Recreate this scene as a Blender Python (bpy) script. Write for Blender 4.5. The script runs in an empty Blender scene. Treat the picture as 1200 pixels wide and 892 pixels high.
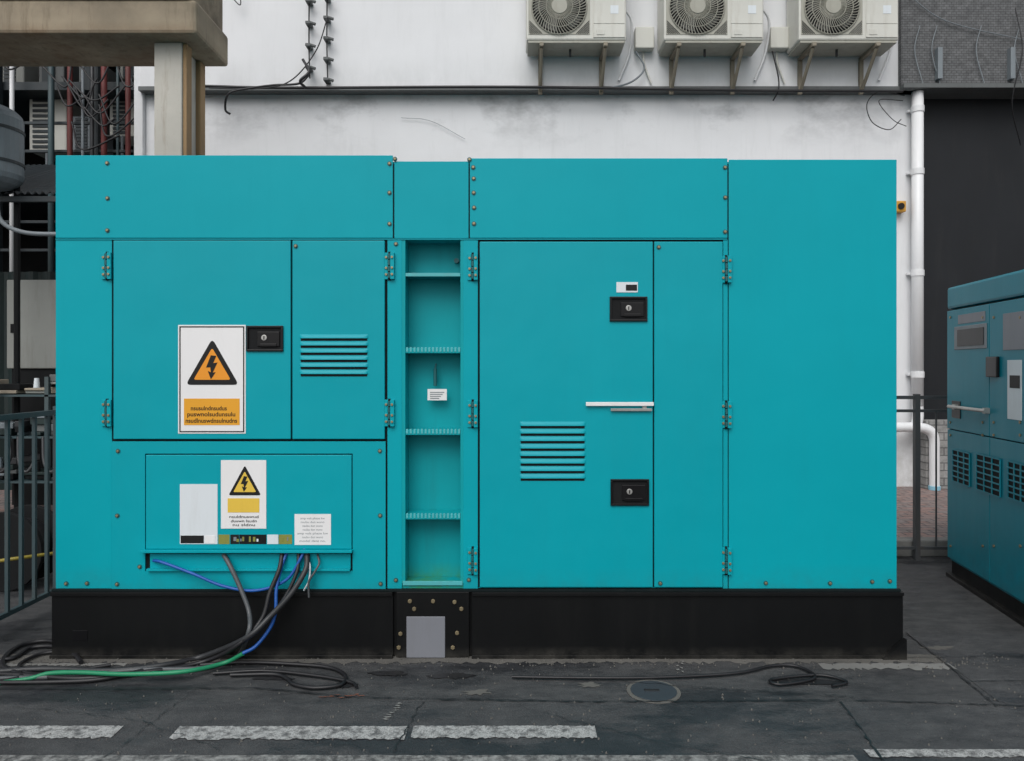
import bpy, bmesh, math, random
from mathutils import Vector, Matrix
random.seed(7)
S=bpy.context.scene
F=867.0; CD=4.335; CH=1.7
def u(px): return (px-600)/200.0           # front elevation survey, 200 px = 1 m
def v(py): return CH+(430-py)/200.0
def W(px,py,d): return ((px-600)*d/F, d-CD, CH+(430-py)*d/F)
def G(px,py,z=0.0):
    d=F*(CH-z)/(py-430); return ((px-600)*d/F, d-CD)

# ---------------------------------------------------------------- materials
def newmat(name):
    m=bpy.data.materials.new(name); m.use_nodes=True
    nt=m.node_tree; b=nt.nodes["Principled BSDF"]; return m,nt,b
def noise(nt,scale,detail=4,rough=.6,map_scale=None,loc=(0,0,0)):
    tc=nt.nodes.new("ShaderNodeTexCoord"); mp=nt.nodes.new("ShaderNodeMapping")
    if map_scale: mp.inputs["Scale"].default_value=map_scale
    mp.inputs["Location"].default_value=loc
    nt.links.new(tc.outputs["Object"],mp.inputs[0])
    n=nt.nodes.new("ShaderNodeTexNoise"); n.inputs["Scale"].default_value=scale
    n.inputs["Detail"].default_value=detail; n.inputs["Roughness"].default_value=rough
    nt.links.new(mp.outputs[0],n.inputs["Vector"]); return n
def ramp(nt,src,a,b,ca=(0,0,0,1),cb=(1,1,1,1)):
    r=nt.nodes.new("ShaderNodeValToRGB"); r.color_ramp.elements[0].position=a; r.color_ramp.elements[1].position=b
    r.color_ramp.elements[0].color=ca; r.color_ramp.elements[1].color=cb
    nt.links.new(src,r.inputs[0]); return r
def mix(nt,fac,a,b,mode='MIX'):
    m=nt.nodes.new("ShaderNodeMix"); m.data_type='RGBA'; m.blend_type=mode
    for s,val in ((m.inputs[0],fac),(m.inputs[6],a),(m.inputs[7],b)):
        if isinstance(val,bpy.types.NodeSocket): nt.links.new(val,s)
        elif isinstance(val,(int,float)): s.default_value=val
        else: s.default_value=(val[0],val[1],val[2],1)
    return m.outputs[2]
def bump(nt,b,src,strength,dist):
    n=nt.nodes.new("ShaderNodeBump"); n.inputs["Strength"].default_value=strength; n.inputs["Distance"].default_value=dist
    nt.links.new(src,n.inputs["Height"]); nt.links.new(n.outputs[0],b.inputs["Normal"])
def paint(name,col,rough=.4,var=.15,dirt=(.08,.08,.07),dirtamt=.3,metal=0,bmp=.15,streak=True,spec=.5):
    m,nt,b=newmat(name)
    n1=noise(nt,1.3,5); r1=ramp(nt,n1.outputs[0],.3,.7)
    dark=tuple(c*(1-var) for c in col)
    c=mix(nt,r1.outputs[0],dark,col)
    n2=noise(nt,9,6,.7,(1.0,1.0,.12) if streak else (1,1,1),(3,1,7)); r2=ramp(nt,n2.outputs[0],.52,.85)
    mm=nt.nodes.new("ShaderNodeMath"); mm.operation='MULTIPLY'; mm.inputs[1].default_value=dirtamt
    nt.links.new(r2.outputs[0],mm.inputs[0])
    c=mix(nt,mm.outputs[0],c,dirt)
    n3=noise(nt,60,3,.7); r3=ramp(nt,n3.outputs[0],.66,.8)
    mm2=nt.nodes.new("ShaderNodeMath"); mm2.operation='MULTIPLY'; mm2.inputs[1].default_value=dirtamt*.8
    nt.links.new(r3.outputs[0],mm2.inputs[0])
    c=mix(nt,mm2.outputs[0],c,dirt)
    nt.links.new(c,b.inputs["Base Color"])
    b.inputs["Metallic"].default_value=metal; b.inputs["Specular IOR Level"].default_value=spec
    rr=nt.nodes.new("ShaderNodeMapRange"); rr.inputs[3].default_value=rough-.08; rr.inputs[4].default_value=rough+.12
    nt.links.new(n2.outputs[0],rr.inputs[0]); nt.links.new(rr.outputs[0],b.inputs["Roughness"])
    if bmp>0:
        n4=noise(nt,2.2,2,.5); bump(nt,b,n4.outputs[0],bmp,.02)
    return m
def zdirt(m,z0,z1,col,amt,sc=7,ms=None,lo=.35,hi=.7):
    """grime zone between heights z0 (full) and z1 (none), world metres"""
    nt=m.node_tree; b=nt.nodes["Principled BSDF"]
    src=b.inputs["Base Color"].links[0].from_socket
    tc=nt.nodes.new("ShaderNodeTexCoord"); sp=nt.nodes.new("ShaderNodeSeparateXYZ"); nt.links.new(tc.outputs["Object"],sp.inputs[0])
    mr=nt.nodes.new("ShaderNodeMapRange"); mr.inputs[1].default_value=z0; mr.inputs[2].default_value=z1; mr.inputs[3].default_value=amt; mr.inputs[4].default_value=0
    nt.links.new(sp.outputs[2],mr.inputs[0])
    n=noise(nt,sc,5,.7,ms); r=ramp(nt,n.outputs[0],lo,hi)
    mu=nt.nodes.new("ShaderNodeMath"); mu.operation='MULTIPLY'; nt.links.new(mr.outputs[0],mu.inputs[0]); nt.links.new(r.outputs[0],mu.inputs[1])
    nt.links.new(mix(nt,mu.outputs[0],src,col),b.inputs["Base Color"])

ZL=W(0,105,9.5)[2]
M={}
M['teal']=paint("teal_paint",(.0,.335,.40),.42,.06,(.0,.25,.29),.16,bmp=.25,spec=.16); zdirt(M['teal'],.40,.55,(.02,.19,.20),.5)
M['teal2']=paint("teal_paint_doors",(.0,.325,.39),.36,.08,(.0,.24,.28),.16,bmp=.35,spec=.20); zdirt(M['teal2'],.40,.53,(.02,.19,.20),.4)
M['teal_s']=paint("teal_paint_sky_shade",(.002,.215,.285),.38,.12,(.015,.13,.16),.25,bmp=.2,spec=.25); zdirt(M['teal_s'],.14,.7,(.03,.10,.12),.5)  # teal darkened and blued: sky-only light on the side put into colour
M['tealrec']=paint("teal_paint_recess",(.0,.33,.37),.5,.15,(.01,.15,.15),.4,spec=.2); zdirt(M['tealrec'],.42,.52,(.05,.22,.03),.9)
M['rungs']=paint("rung_highlight_teal",(.08,.45,.48),.4,.2,(.12,.25,.22),.5)  # lighter teal paints the highlight on the rung grips
M['nearblack']=paint("near_black_fill",(.004,.010,.011),.8,.1,dirtamt=.1,bmp=0,spec=.2)  # near-black for painted gap shade, joints and the skid lip
M['black']=paint("black_skid_paint",(.0045,.005,.0055),.40,.3,(.012,.012,.011),.35,spec=.22); zdirt(M['black'],0,.07,(.06,.057,.05),.7)
M['plast']=paint("black_plastic",(.004,.004,.005),.30,.1,(.012,.012,.012),.2,bmp=0,spec=.3)
M['brass']=paint("brass_bolt",(.34,.28,.17),.45,.3,(.06,.05,.03),.5,metal=.7,bmp=0)
M['steel']=paint("worn_steel",(.45,.45,.43),.35,.2,(.12,.1,.08),.4,metal=.7,bmp=0)
M['green']=paint("hinge_green",(.006,.11,.12),.45,.2,(.02,.06,.06),.4,bmp=0)
M['white']=paint("sign_white",(.76,.76,.76),.45,.05,(.5,.5,.47),.3,bmp=0)
M['label']=paint("label_white",(.66,.71,.74),.5,.06,(.4,.4,.38),.35,bmp=0)
M['orange']=paint("sign_orange",(.78,.29,.012),.45,.08,(.5,.2,.03),.25,bmp=0)
M['orange2']=paint("sign_amber",(.74,.34,.015),.45,.08,(.5,.25,.04),.25,bmp=0)
M['yellow']=paint("sign_yellow",(.74,.50,.06),.45,.08,(.4,.3,.05),.25,bmp=0)
M['ink']=paint("sign_black",(.008,.008,.008),.5,.1,dirtamt=.1,bmp=0,spec=.3)
M['olive']=paint("strip_olive",(.25,.26,.05),.5,.3,dirtamt=.5,bmp=0)
M['wallu']=paint("white_render_upper",(.73,.74,.755),.8,.05,(.55,.56,.56),.3,bmp=.1); zdirt(M['wallu'],ZL,ZL+.45,(.42,.43,.42),.5,2.5,(1,1,.5))
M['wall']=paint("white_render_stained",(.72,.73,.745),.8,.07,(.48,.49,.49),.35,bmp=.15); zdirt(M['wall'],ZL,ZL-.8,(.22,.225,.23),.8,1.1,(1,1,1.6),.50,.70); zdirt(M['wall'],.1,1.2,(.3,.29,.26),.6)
M['trim']=paint("grey_flashing",(.12,.13,.13),.6,.3,(.05,.05,.05),.6)
M['acw']=paint("ac_casing",(.60,.60,.55),.5,.12,(.30,.27,.21),.5,bmp=0)
M['grille']=paint("ac_grille",(.37,.365,.31),.5,.2,(.15,.14,.11),.5,bmp=0)
M['grille2']=paint("fan_blade_plastic",(.11,.11,.10),.5,.2,dirtamt=.5,bmp=0)
M['dark']=paint("dark_interior",(.008,.009,.010),.7,.3,(.02,.02,.02),.3,bmp=0,spec=.2)
M['rust']=paint("weathered_bracket",(.28,.25,.19),.7,.4,(.13,.08,.05),.7,bmp=0)
M['conc']=paint("old_concrete",(.36,.30,.215),.85,.40,(.085,.065,.042),.95,bmp=.6); zdirt(M['conc'],5.0,4.75,(.05,.04,.03),.85,3); zdirt(M['conc'],4.63,4.74,(.16,.09,.045),.7,4)
M['concl']=paint("painted_column",(.50,.48,.43),.75,.25,(.20,.14,.08),.95,bmp=.4)
M['tan']=paint("tan_edge",(.34,.22,.11),.8,.3,(.12,.08,.05),.8,bmp=.3)
M['pipe']=paint("white_pvc",(.74,.75,.76),.35,.06,(.4,.4,.36),.35,bmp=0)
M['char']=paint("charcoal_cladding",(.011,.013,.016),.55,.25,(.03,.03,.03),.4,bmp=.15,spec=.3)
M['fence']=paint("fence_paint",(.045,.08,.09),.5,.3,(.12,.08,.05),.5,bmp=0)
M['fence2']=paint("dark_fence_paint",(.06,.065,.07),.5,.3,(.12,.08,.05),.5,bmp=0)
M['redp']=paint("red_pipe",(.13,.018,.016),.6,.3,dirtamt=.5,bmp=0)
M['grey']=paint("grey_metal",(.20,.23,.25),.5,.2,(.1,.09,.08),.5,bmp=.1)
M['tank']=paint("tank_grey",(.17,.21,.235),.45,.2,(.07,.08,.08),.6,bmp=.2)
M['dkblue']=paint("dark_bluegrey_sheet",(.022,.033,.039),.5,.3,(.02,.02,.02),.6)
M['dkgreen']=paint("dark_green_sheet",(.010,.026,.025),.6,.3,(.02,.02,.02),.4)
M['cabinet']=paint("cabinet_grey",(.28,.29,.27),.6,.15,(.13,.12,.10),.6)
M['accplate']=paint("access_plate_grey",(.19,.20,.225),.45,.1,(.12,.12,.12),.4)
M['box']=paint("carton_beige",(.36,.31,.24),.8,.3,dirtamt=.5,bmp=0)
M['kerb']=paint("kerb_concrete",(.21,.21,.20),.9,.3,(.08,.08,.07),.7,streak=False,bmp=.5)
M['strip']=paint("screed_concrete",(.135,.13,.118),.85,.45,(.04,.04,.04),1.0,streak=False,bmp=.5)
M['yclamp']=paint("yellow_fitting",(.6,.3,.03),.5,.2,dirtamt=.5,bmp=0)
M['bluecap']=paint("blue_pipe",(.25,.5,.62),.4,.1,dirtamt=.3,bmp=0)
M['redspray']=paint("orange_spray",(.24,.08,.045),.8,.5,(.06,.05,.05),.95,streak=False,bmp=0)
M['lid']=paint("iron_cover",(.045,.055,.066),.5,.3,(.03,.03,.03),.6,streak=False,bmp=.3)
def rubber(name,c,r=.45): return paint(name,c,r,.2,tuple(min(1,x*1.6+.02) for x in c),.35,bmp=0,streak=False)
M['cblack']=rubber("cable_black",(.010,.010,.012)); M['cgrey']=rubber("cable_grey",(.075,.082,.088)); M['cdk']=rubber("cable_dark_grey",(.026,.028,.031))
M['cblue']=rubber("cable_blue",(.006,.085,.36)); M['cgreen']=rubber("cable_green",(.010,.22,.10)); M['cyel']=rubber("cable_yellow",(.28,.22,.03))

def asphalt(key,name,lo,hi,spk,patch,wet=.30):
    m,nt,b=newmat(name); M[key]=m
    n1=noise(nt,1.1,7,.68); r1=ramp(nt,n1.outputs[0],.34,.66,(*lo,1),(*hi,1))
    n2=noise(nt,190,2,.8); r2=ramp(nt,n2.outputs[0],.57,.72)
    c=mix(nt,r2.outputs[0],r1.outputs[0],spk)
    n7=noise(nt,120,2,.8,loc=(5,5,5)); r7=ramp(nt,n7.outputs[0],.30,.46,(.3,.3,.3,1),(1,1,1,1)); c=mix(nt,1.0,c,r7.outputs[0],'MULTIPLY')
    n5=noise(nt,4.5,8,.78,(1,2.2,1),(4,2,0)); r5=ramp(nt,n5.outputs[0],.40,.64)
    c=mix(nt,patch,c,mix(nt,r5.outputs[0],(.016,.017,.019),(.098,.098,.097)))
    n6=noise(nt,26,4,.8,loc=(9,2,0)); r6=ramp(nt,n6.outputs[0],.68,.74)
    c=mix(nt,r6.outputs[0],c,(.13,.13,.125))
    n8=noise(nt,.8,6,.7,(1,2.5,1),(1,8,3)); r8=ramp(nt,n8.outputs[0],.50,.60)      # damp areas
    c=mix(nt,r8.outputs[0],c,mix(nt,1.0,c,(.60,.62,.66),'MULTIPLY'))
    nt.links.new(c,b.inputs["Base Color"])
    rr=nt.nodes.new("ShaderNodeMapRange"); rr.inputs[3].default_value=.82; rr.inputs[4].default_value=wet
    nt.links.new(r8.outputs[0],rr.inputs[0]); nt.links.new(rr.outputs[0],b.inputs["Roughness"])
    ad=nt.nodes.new("ShaderNodeMath"); ad.operation='MULTIPLY_ADD'; ad.inputs[1].default_value=.5
    nt.links.new(n2.outputs[0],ad.inputs[0]); nt.links.new(n7.outputs[0],ad.inputs[2]); bump(nt,b,ad.outputs[0],.7,.007)
asphalt('asphalt',"asphalt",(.026,.028,.031),(.060,.062,.065),(.115,.115,.115),.50,.36)
asphalt('asphalt2',"coarse_road_asphalt",(.036,.037,.040),(.066,.067,.070),(.17,.17,.17),.35,.45)
asphalt('slab',"smooth_slab_asphalt",(.038,.041,.045),(.066,.069,.074),(.10,.10,.10),.45,.36)
m,nt,b=newmat("worn_road_paint"); M['mark']=m
n1=noise(nt,20,7,.78); r1=ramp(nt,n1.outputs[0],.40,.54,(.08,.08,.08,1),(.42,.42,.41,1))
n2=noise(nt,150,2,.8); r2=ramp(nt,n2.outputs[0],.50,.62)
nt.links.new(mix(nt,r2.outputs[0],r1.outputs[0],(.14,.14,.14)),b.inputs["Base Color"]); b.inputs["Roughness"].default_value=.8
m,nt,b=newmat("faint_road_paint"); M['mark2']=m
n1=noise(nt,18,6,.8); r1=ramp(nt,n1.outputs[0],.42,.62,(.06,.06,.06,1),(.28,.28,.27,1))
nt.links.new(r1.outputs[0],b.inputs["Base Color"]); b.inputs["Roughness"].default_value=.85
m,nt,b=newmat("tar_patch_mat"); M['tar']=m; n=noise(nt,30,5,.7); r=ramp(nt,n.outputs[0],.3,.7,(.010,.010,.011,1),(.028,.028,.030,1)); nt.links.new(r.outputs[0],b.inputs["Base Color"]); b.inputs["Roughness"].default_value=.45
def brick(name,c1,c2,mo,scale,plane,bw=.5,rh=.25):
    m,nt,b=newmat(name); tc=nt.nodes.new("ShaderNodeTexCoord"); sp=nt.nodes.new("ShaderNodeSeparateXYZ"); cb=nt.nodes.new("ShaderNodeCombineXYZ")
    nt.links.new(tc.outputs["Object"],sp.inputs[0]); nt.links.new(sp.outputs[0],cb.inputs[0]); nt.links.new(sp.outputs[1 if plane=='xy' else 2],cb.inputs[1])
    t=nt.nodes.new("ShaderNodeTexBrick"); t.inputs["Scale"].default_value=scale; t.inputs["Mortar Size"].default_value=.02
    t.inputs["Brick Width"].default_value=bw; t.inputs["Row Height"].default_value=rh
    t.inputs["Color1"].default_value=(*c1,1); t.inputs["Color2"].default_value=(*c2,1); t.inputs["Mortar"].default_value=(*mo,1)
    nt.links.new(cb.outputs[0],t.inputs["Vector"])
    n=noise(nt,12,5,.7); r=ramp(nt,n.outputs[0],.35,.7,(.55,.55,.55,1),(1,1,1,1))
    nt.links.new(mix(nt,1.0,t.outputs[0],r.outputs[0],'MULTIPLY'),b.inputs["Base Color"]); b.inputs["Roughness"].default_value=.85
    bump(nt,b,t.outputs["Fac"],-.4,.01); return m
M['pave']=brick("red_paving_block",(.36,.23,.20),(.28,.24,.23),(.10,.10,.10),2.4,'xy')
M['gbrick']=brick("grey_block",(.36,.36,.35),(.29,.29,.28),(.14,.14,.14),2.6,'xz')
M['tilec']=brick("small_tile",(.17,.175,.18),(.13,.135,.14),(.05,.05,.05),8,'xz',.5,.25)

# ---------------------------------------------------------------- builders
def link(o): S.collection.objects.link(o); return o
def empty(name,loc=(0,0,0),rot=0):
    e=bpy.data.objects.new(name,None); e.empty_display_size=.1; e.location=loc; e.rotation_euler=(0,0,rot); return link(e)
def adopt(o,parent,local=False):
    if parent is None: return o
    o.parent=parent
    if not local: o.matrix_parent_inverse=Matrix.Translation(-Vector(parent.location))
    return o
class MB:
    def __init__(s): s.bm=bmesh.new()
    def box(s,x0,x1,y0,y1,z0,z1):
        if x0>x1:x0,x1=x1,x0
        if y0>y1:y0,y1=y1,y0
        if z0>z1:z0,z1=z1,z0
        vs=[s.bm.verts.new(p) for p in [(x0,y0,z0),(x1,y0,z0),(x1,y1,z0),(x0,y1,z0),(x0,y0,z1),(x1,y0,z1),(x1,y1,z1),(x0,y1,z1)]]
        for f in [(0,3,2,1),(4,5,6,7),(0,1,5,4),(1,2,6,5),(2,3,7,6),(3,0,4,7)]: s.bm.faces.new([vs[i] for i in f])
        return s
    def rod(s,a,b,r,n=10,r2=None):
        a=Vector(a);b=Vector(b);d=b-a;L=d.length
        q=d.to_track_quat('Z','Y').to_matrix().to_4x4()
        bmesh.ops.create_cone(s.bm,cap_ends=True,segments=n,radius1=r,radius2=r if r2 is None else r2,depth=L,matrix=Matrix.Translation((a+b)/2)@q)
        return s
    def poly(s,pts,y,th=.001):
        f=[s.bm.verts.new((p[0],y,p[1])) for p in pts]; k=[s.bm.verts.new((p[0],y+th,p[1])) for p in pts]
        s.bm.faces.new(f); s.bm.faces.new(k[::-1]); n=len(pts)
        for i in range(n): s.bm.faces.new([f[(i+1)%n],f[i],k[i],k[(i+1)%n]])
        return s
    def sheet(s,pts,z):
        s.bm.faces.new([s.bm.verts.new((p[0],p[1],z)) for p in pts]); return s
    def done(s,name,mat,parent=None,bevel=0,local=False,smooth=False):
        bmesh.ops.recalc_face_normals(s.bm,faces=s.bm.faces)
        me=bpy.data.meshes.new(name); s.bm.to_mesh(me); s.bm.free()
        me.materials.append(M[mat] if isinstance(mat,str) else mat)
        if smooth:
            for p in me.polygons: p.use_smooth=True
        o=link(bpy.data.objects.new(name,me))
        if bevel:
            bv=o.modifiers.new("b","BEVEL"); bv.width=bevel; bv.segments=2; bv.limit_method='ANGLE'; bv.angle_limit=.6
        return adopt(o,parent,local)
def catmull(P,n=10):
    P=[Vector(p) for p in P]; Q=[P[0]*2-P[1]]+P+[P[-1]*2-P[-2]]; out=[]
    for i in range(1,len(Q)-2):
        a,b,c,d=Q[i-1:i+3]
        for k in range(n):
            t=k/n; out.append(.5*((2*b)+(c-a)*t+(2*a-5*b+4*c-d)*t*t+(3*b-a-3*c+d)*t**3))
    out.append(P[-1]); return out
def tube(name,pts,r,mat,parent=None,n=10,smooth=True,local=False):
    cu=bpy.data.curves.new(name,'CURVE'); cu.dimensions='3D'; cu.bevel_depth=r; cu.bevel_resolution=3; cu.use_fill_caps=True
    pp=catmull(pts,n) if smooth else [Vector(p) for p in pts]
    sp=cu.splines.new('POLY'); sp.points.add(len(pp)-1)
    for i,p in enumerate(pp): sp.points[i].co=(p.x,p.y,p.z,1)
    sp.use_smooth=True
    cu.materials.append(M[mat]); return adopt(link(bpy.data.objects.new(name,cu)),parent,local)
def text(name,s,x,y,z,size,mat,parent,width=None,off=.0):
    cu=bpy.data.curves.new(name,'FONT'); cu.body=s; cu.size=size; cu.offset=off; cu.align_x='CENTER'; cu.align_y='CENTER'; cu.extrude=.0003
    cu.materials.append(M[mat]); o=link(bpy.data.objects.new(name,cu)); o.location=(x,y,z); o.rotation_euler=(math.pi/2,0,0)
    bpy.context.view_layer.update()
    if width and o.dimensions.x>0: o.scale.x=width/o.dimensions.x
    return adopt(o,parent)

# ================================================================ MAIN GENERATOR
gen=empty("industrial_generator",(0,.7,0))
ZB=v(690)
MB().box(u(66),u(470),.012,1.4,ZB,v(189)).box(u(544),u(1050),.012,1.4,ZB,v(189)).done("enclosure_body",'teal',gen,.004)
MB().box(u(470)+.0005,u(544)-.0005,.15,1.398,ZB,v(190)).done("ladder_recess_back",'tealrec',gen)
MB().box(u(470)+.0005,u(544)-.0005,.012,.148,v(281),v(190)).done("recess_header",'tealrec',gen)
MB().box(u(470)+.0005,u(544)-.0005,.012,.148,ZB-.001,v(684)).done("recess_sill",'tealrec',gen)
MB().box(u(68),u(469),.007,.0115,ZB+.01,v(192)).box(u(545),u(1048),.007,.0115,ZB+.01,v(192)).done("panel_gap_shade_sheet",'nearblack',gen)  # dark sheet behind the panels paints the shade in their gaps
p=[(65,460.4,182,279),(462,549,189,279),(550.6,852.6,185.5,279),(854,1051,187,690)]
for i,(a,b_,c_,d_) in enumerate(p):
    MB().box(u(a),u(b_),0 if i!=1 else .004,.0068,v(d_),v(c_)).done(["roof_fascia_left","roof_fascia_centre","roof_fascia_right","side_panel"][i],'teal',gen,.003)
MB().box(u(65),u(131),.001,.0068,ZB,v(281)).done("corner_panel",'teal',gen,.003)
MB().box(u(454),u(471),.0,.0068,ZB,v(281)).box(u(543),u(560),.0,.0068,ZB,v(281)).box(u(847.5),u(853),.001,.0068,ZB,v(281)).done("door_posts",'teal',gen,.002)
def door(n,a,b_,c_,d_,y=-.012): MB().box(u(a),u(b_),y,.0065,v(d_),v(c_)).done(n,'teal2',gen,.004)
door("control_door",134,341.3,282.3,514.5); door("louvred_door",343.2,451.2,282.3,514.5)
door("engine_door",562.3,764.7,283.6,687.7); door("side_door",766.3,846.4,283.6,687.7)
L=[(131.5,452,517.3,531.5),(131.5,170.5,531.5,669),(413.5,452,531.5,669),(131.5,452,669,690)]
bb=MB()
for a,b_,c_,d_ in L: bb.box(u(a),u(b_),-.006,.0066,v(d_),v(c_))
bmesh.ops.remove_doubles(bb.bm,verts=bb.bm.verts,dist=1e-5)
bb.done("terminal_panel_frame",'teal2',gen)
MB().box(u(172),u(412.5),-.012,.0066,v(643),v(533)).done("terminal_cover",'teal2',gen,.003)
MB().box(u(168),u(414),-.045,-.004,v(646),v(643.3)).done("terminal_cover_lip",'teal2',gen,.001)
MB().box(u(176),u(411),-.004,.0064,v(668.5),v(649)).done("terminal_lower_flap",'teal2',gen,.002)
MB().box(u(174),u(411),-.028,-.005,v(668),v(665.5)).done("terminal_ledge",'teal2',gen,.001)
MB().box(u(65.5),u(852),-.004,.006,v(281),v(279.8)).done("fascia_drip",'teal2',gen)
def louvres(name,x0,x1,z1,z0,n,y,parent,mat='teal2',local=False,slot='dark'):
    pitch=(z1-z0)/n; bm=MB(); dk=MB(); K=16
    for i in range(n):
        zt=z1-i*pitch; zb=zt-pitch*.56; rows=[]
        for j in range(6):
            t=j/5; row=[]
            for k in range(K+1):
                s=.5-.5*math.cos(math.pi*k/K); e=min(s,1-s)*(x1-x0)/.025; e=min(1,e); e=math.sqrt(1-(1-e)**2)
                h=.010*e*math.sin(t*math.pi/2)
                row.append(bm.bm.verts.new((x0+(x1-x0)*s,y-h-.0003,zt+(zb-zt)*t)))
            rows.append(row)
        for j in range(5):
            for k in range(K): bm.bm.faces.new([rows[j][k],rows[j+1][k],rows[j+1][k+1],rows[j][k+1]])
        dk.box(x0+.006,x1-.006,y-.0015,y+.002,zb-pitch*.34,zb+.004)
    bm.done(name+"_hoods",mat,parent,smooth=True,local=local); dk.done(name+"_slots",slot,parent,local=local)
louvres("small_vent",u(352),u(432),v(392),v(442),6,-.012,gen)
louvres("large_vent",u(609),u(686),v(494),v(564),8,-.012,gen)
hp=[(126,312,0),(126,484,0),(456.5,312,1),(456.5,484,1),(554,313,0),(554,485,0),(554,657,0),(850.5,316,1),(850.5,486,1),(850.5,657,1)]
hb=MB(); hk=MB(); hs=MB(); hd=MB()
for hx,hy,sd in hp:
    x=u(hx); z=v(hy)
    hb.box(x-.030,x-.007,-.010,-.0005,z-.078,z+.078).box(x+.007,x+.030,-.022,-.0005,z-.078,z+.078)
    hd.box(x-.0065,x+.0065,-.007,-.0008,z-.084,z+.084)  # near-black strip stands in for shade between the hinge leaves
    for q in (-.055,-.018,.018,.055): hk.rod((x,-.016,z+q-.016),(x,-.016,z+q+.016),.009,12)
    for q in (-.05,.05,-.012):
        for e in (-.018,.018): hs.rod((x+e,-.005,z+q),(x+e,-.029 if e>0 else -.017,z+q),.008,6)
hb.done("hinge_leaves",'teal',gen,.002); hk.done("hinge_knuckles",'green',gen,.001); hs.done("hinge_bolts",'brass',gen,.001); hd.done("hinge_gap_shade_strip",'nearblack',gen)
bl=[(126,191),(126,232),(126,270),(457,192),(457,226),(457,262),(463,187),(555,196),(555,210),(555,226),(555,243),(555,262),(850,196),(850,232),(850,272),(550,187),
    (139,528),(446,528),(138,604),(446,604),(138,684),(446,684),(78,684),(102,684),(897,683),(972,683),(1022,682),(1043,681),(165,664),
    (347,289),(771,290),(773,683),(464,286),(549,680),(464,680)]
bo=MB(); wa=MB()
for bx,by in bl:
    x=u(bx)+random.uniform(-.003,.003); z=v(by)+random.uniform(-.003,.003); y=-.006 if 131<bx<452 and by>517 else 0
    if (bx,by) in [(347,289),(771,290),(773,683)]: y=-.012
    wa.rod((x,y+.002,z),(x,y-.003,z),.0135,16); bo.rod((x,y,z),(x,y-.010,z),.0085,6)
wa.done("washers",'green',gen); bo.done("panel_bolts",'brass',gen,.0015)
eb=MB()
for by in (240,326,410,463,560,640): eb.box(u(1050.5),u(1053.5),.06,.09,v(by)-.02,v(by)+.02)
eb.done("edge_clips",'plast',gen,.002)
def latch(x0,x1,y0,y1,lockx,yy=-.012):
    a,b_,c_,d_=u(x0),u(x1),v(y1),v(y0); t=.012
    MB().box(a,b_,yy-.012,yy,d_-t,d_).box(a,b_,yy-.012,yy,c_,c_+t).box(a,a+t,yy-.012,yy,c_+t,d_-t).box(b_-t,b_,yy-.012,yy,c_+t,d_-t).done("latch_bezel",'plast',gen,.002)
    MB().box(a+t,b_-t,yy-.002,yy,c_+t,d_-t).done("latch_pan",'dark',gen)
    w=b_-a
    MB().box(a+w*.30,b_-w*.1,yy-.009,yy-.002,c_+.03,d_-.035).box(a+w*.38,b_-w*.18,yy-.013,yy-.009,c_+.028,c_+.045).done("latch_paddle",'plast',gen,.002)
    lx=u(lockx); lz=(c_+d_)/2
    MB().rod((lx,yy-.002,lz+.005),(lx,yy-.014,lz+.005),.017,20).done("latch_lock",'steel',gen,.002)
    MB().box(lx-.003,lx+.003,yy-.0155,yy-.0135,lz-.006,lz+.014).done("latch_keyhole",'ink',gen)
latch(290,333,382,412,311); latch(714,758,348,377,736); latch(715,760,561,592,737)
MB().box(u(722),u(747),-.0145,-.0121,v(343),v(331)).done("small_label",'label',gen)
MB().box(u(733),u(746),-.016,-.0146,v(341),v(334)).done("small_label_code",'ink',gen)
MB().box(u(686),u(765),-.034,-.026,v(475.5),v(471)).done("bar_handle",'white',gen,.002)
MB().box(u(715),u(763),-.030,-.022,v(481.5),v(478.5)).box(u(700),u(704),-.028,-.012,v(475),v(472)).box(u(752),u(757),-.026,-.012,v(481),v(472)).done("bar_handle_stay",'steel',gen,.001)
la=MB()
for yy,h in ((322,3),(411,6),(507,6),(606,6)):
    la.box(u(475.2),u(539.3),.004,.149,v(yy+h/2),v(yy-h/2))
la.box(u(470)+.001,u(475),.002,.149,v(684),v(281)).box(u(539.5),u(544)-.001,.002,.149,v(684),v(281))
la.done("ladder_rungs",'tealrec',gen,.002)
tr=MB()
for yy in (411,507,606):
    z=v(yy-3)
    for i in range(15): x=u(477)+i*(u(538)-u(477))/14; tr.box(x-.006,x+.006,.001,.02,z-.022,z+.005)
tr.box(u(472),u(542),-.001,.0015,v(686),v(681)).box(u(475.2),u(539.3),.0,.0038,v(324),v(320))
tr.done("rung_grip_teeth",'rungs',gen,.002)
MB().rod((u(508),.10,v(453)),(u(508),.10,v(432)),.011,12).rod((u(508),.10,v(432)),(u(509),.10,v(426)),.006).rod((u(508),.10,v(445)),(u(508),.149,v(445)),.007).done("recess_pull_handle",'green',gen,.001)
MB().box(u(499),u(522),.09,.092,v(470),v(456.5)).box(u(509),u(511),.0921,.149,v(465),v(462)).done("recess_tag",'white',gen)
for k in range(4): MB().box(u(502),u(519-k*2),.0885,.0899,v(461+k*2.4),v(460+k*2.4)).done("tag_print",'grey',gen)
MB().rod((u(533),.149,v(302)),(u(533),.12,v(302)),.015).done("recess_eye_bolt",'green',gen)
bs=MB()
for a,b_ in ((62,461),(553,1057)):
    bs.box(u(a),u(b_),-.012,.008,.004,v(692.5))
    bs.box(u(a),u(b_),-.035,-.0125,.003,.022)
    bs.box(u(a)+.002,u(b_)-.002,-.03,-.0125,v(697),v(692.8))
bs.box(u(63),u(1056),.0085,1.39,.005,ZB-.002)
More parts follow.
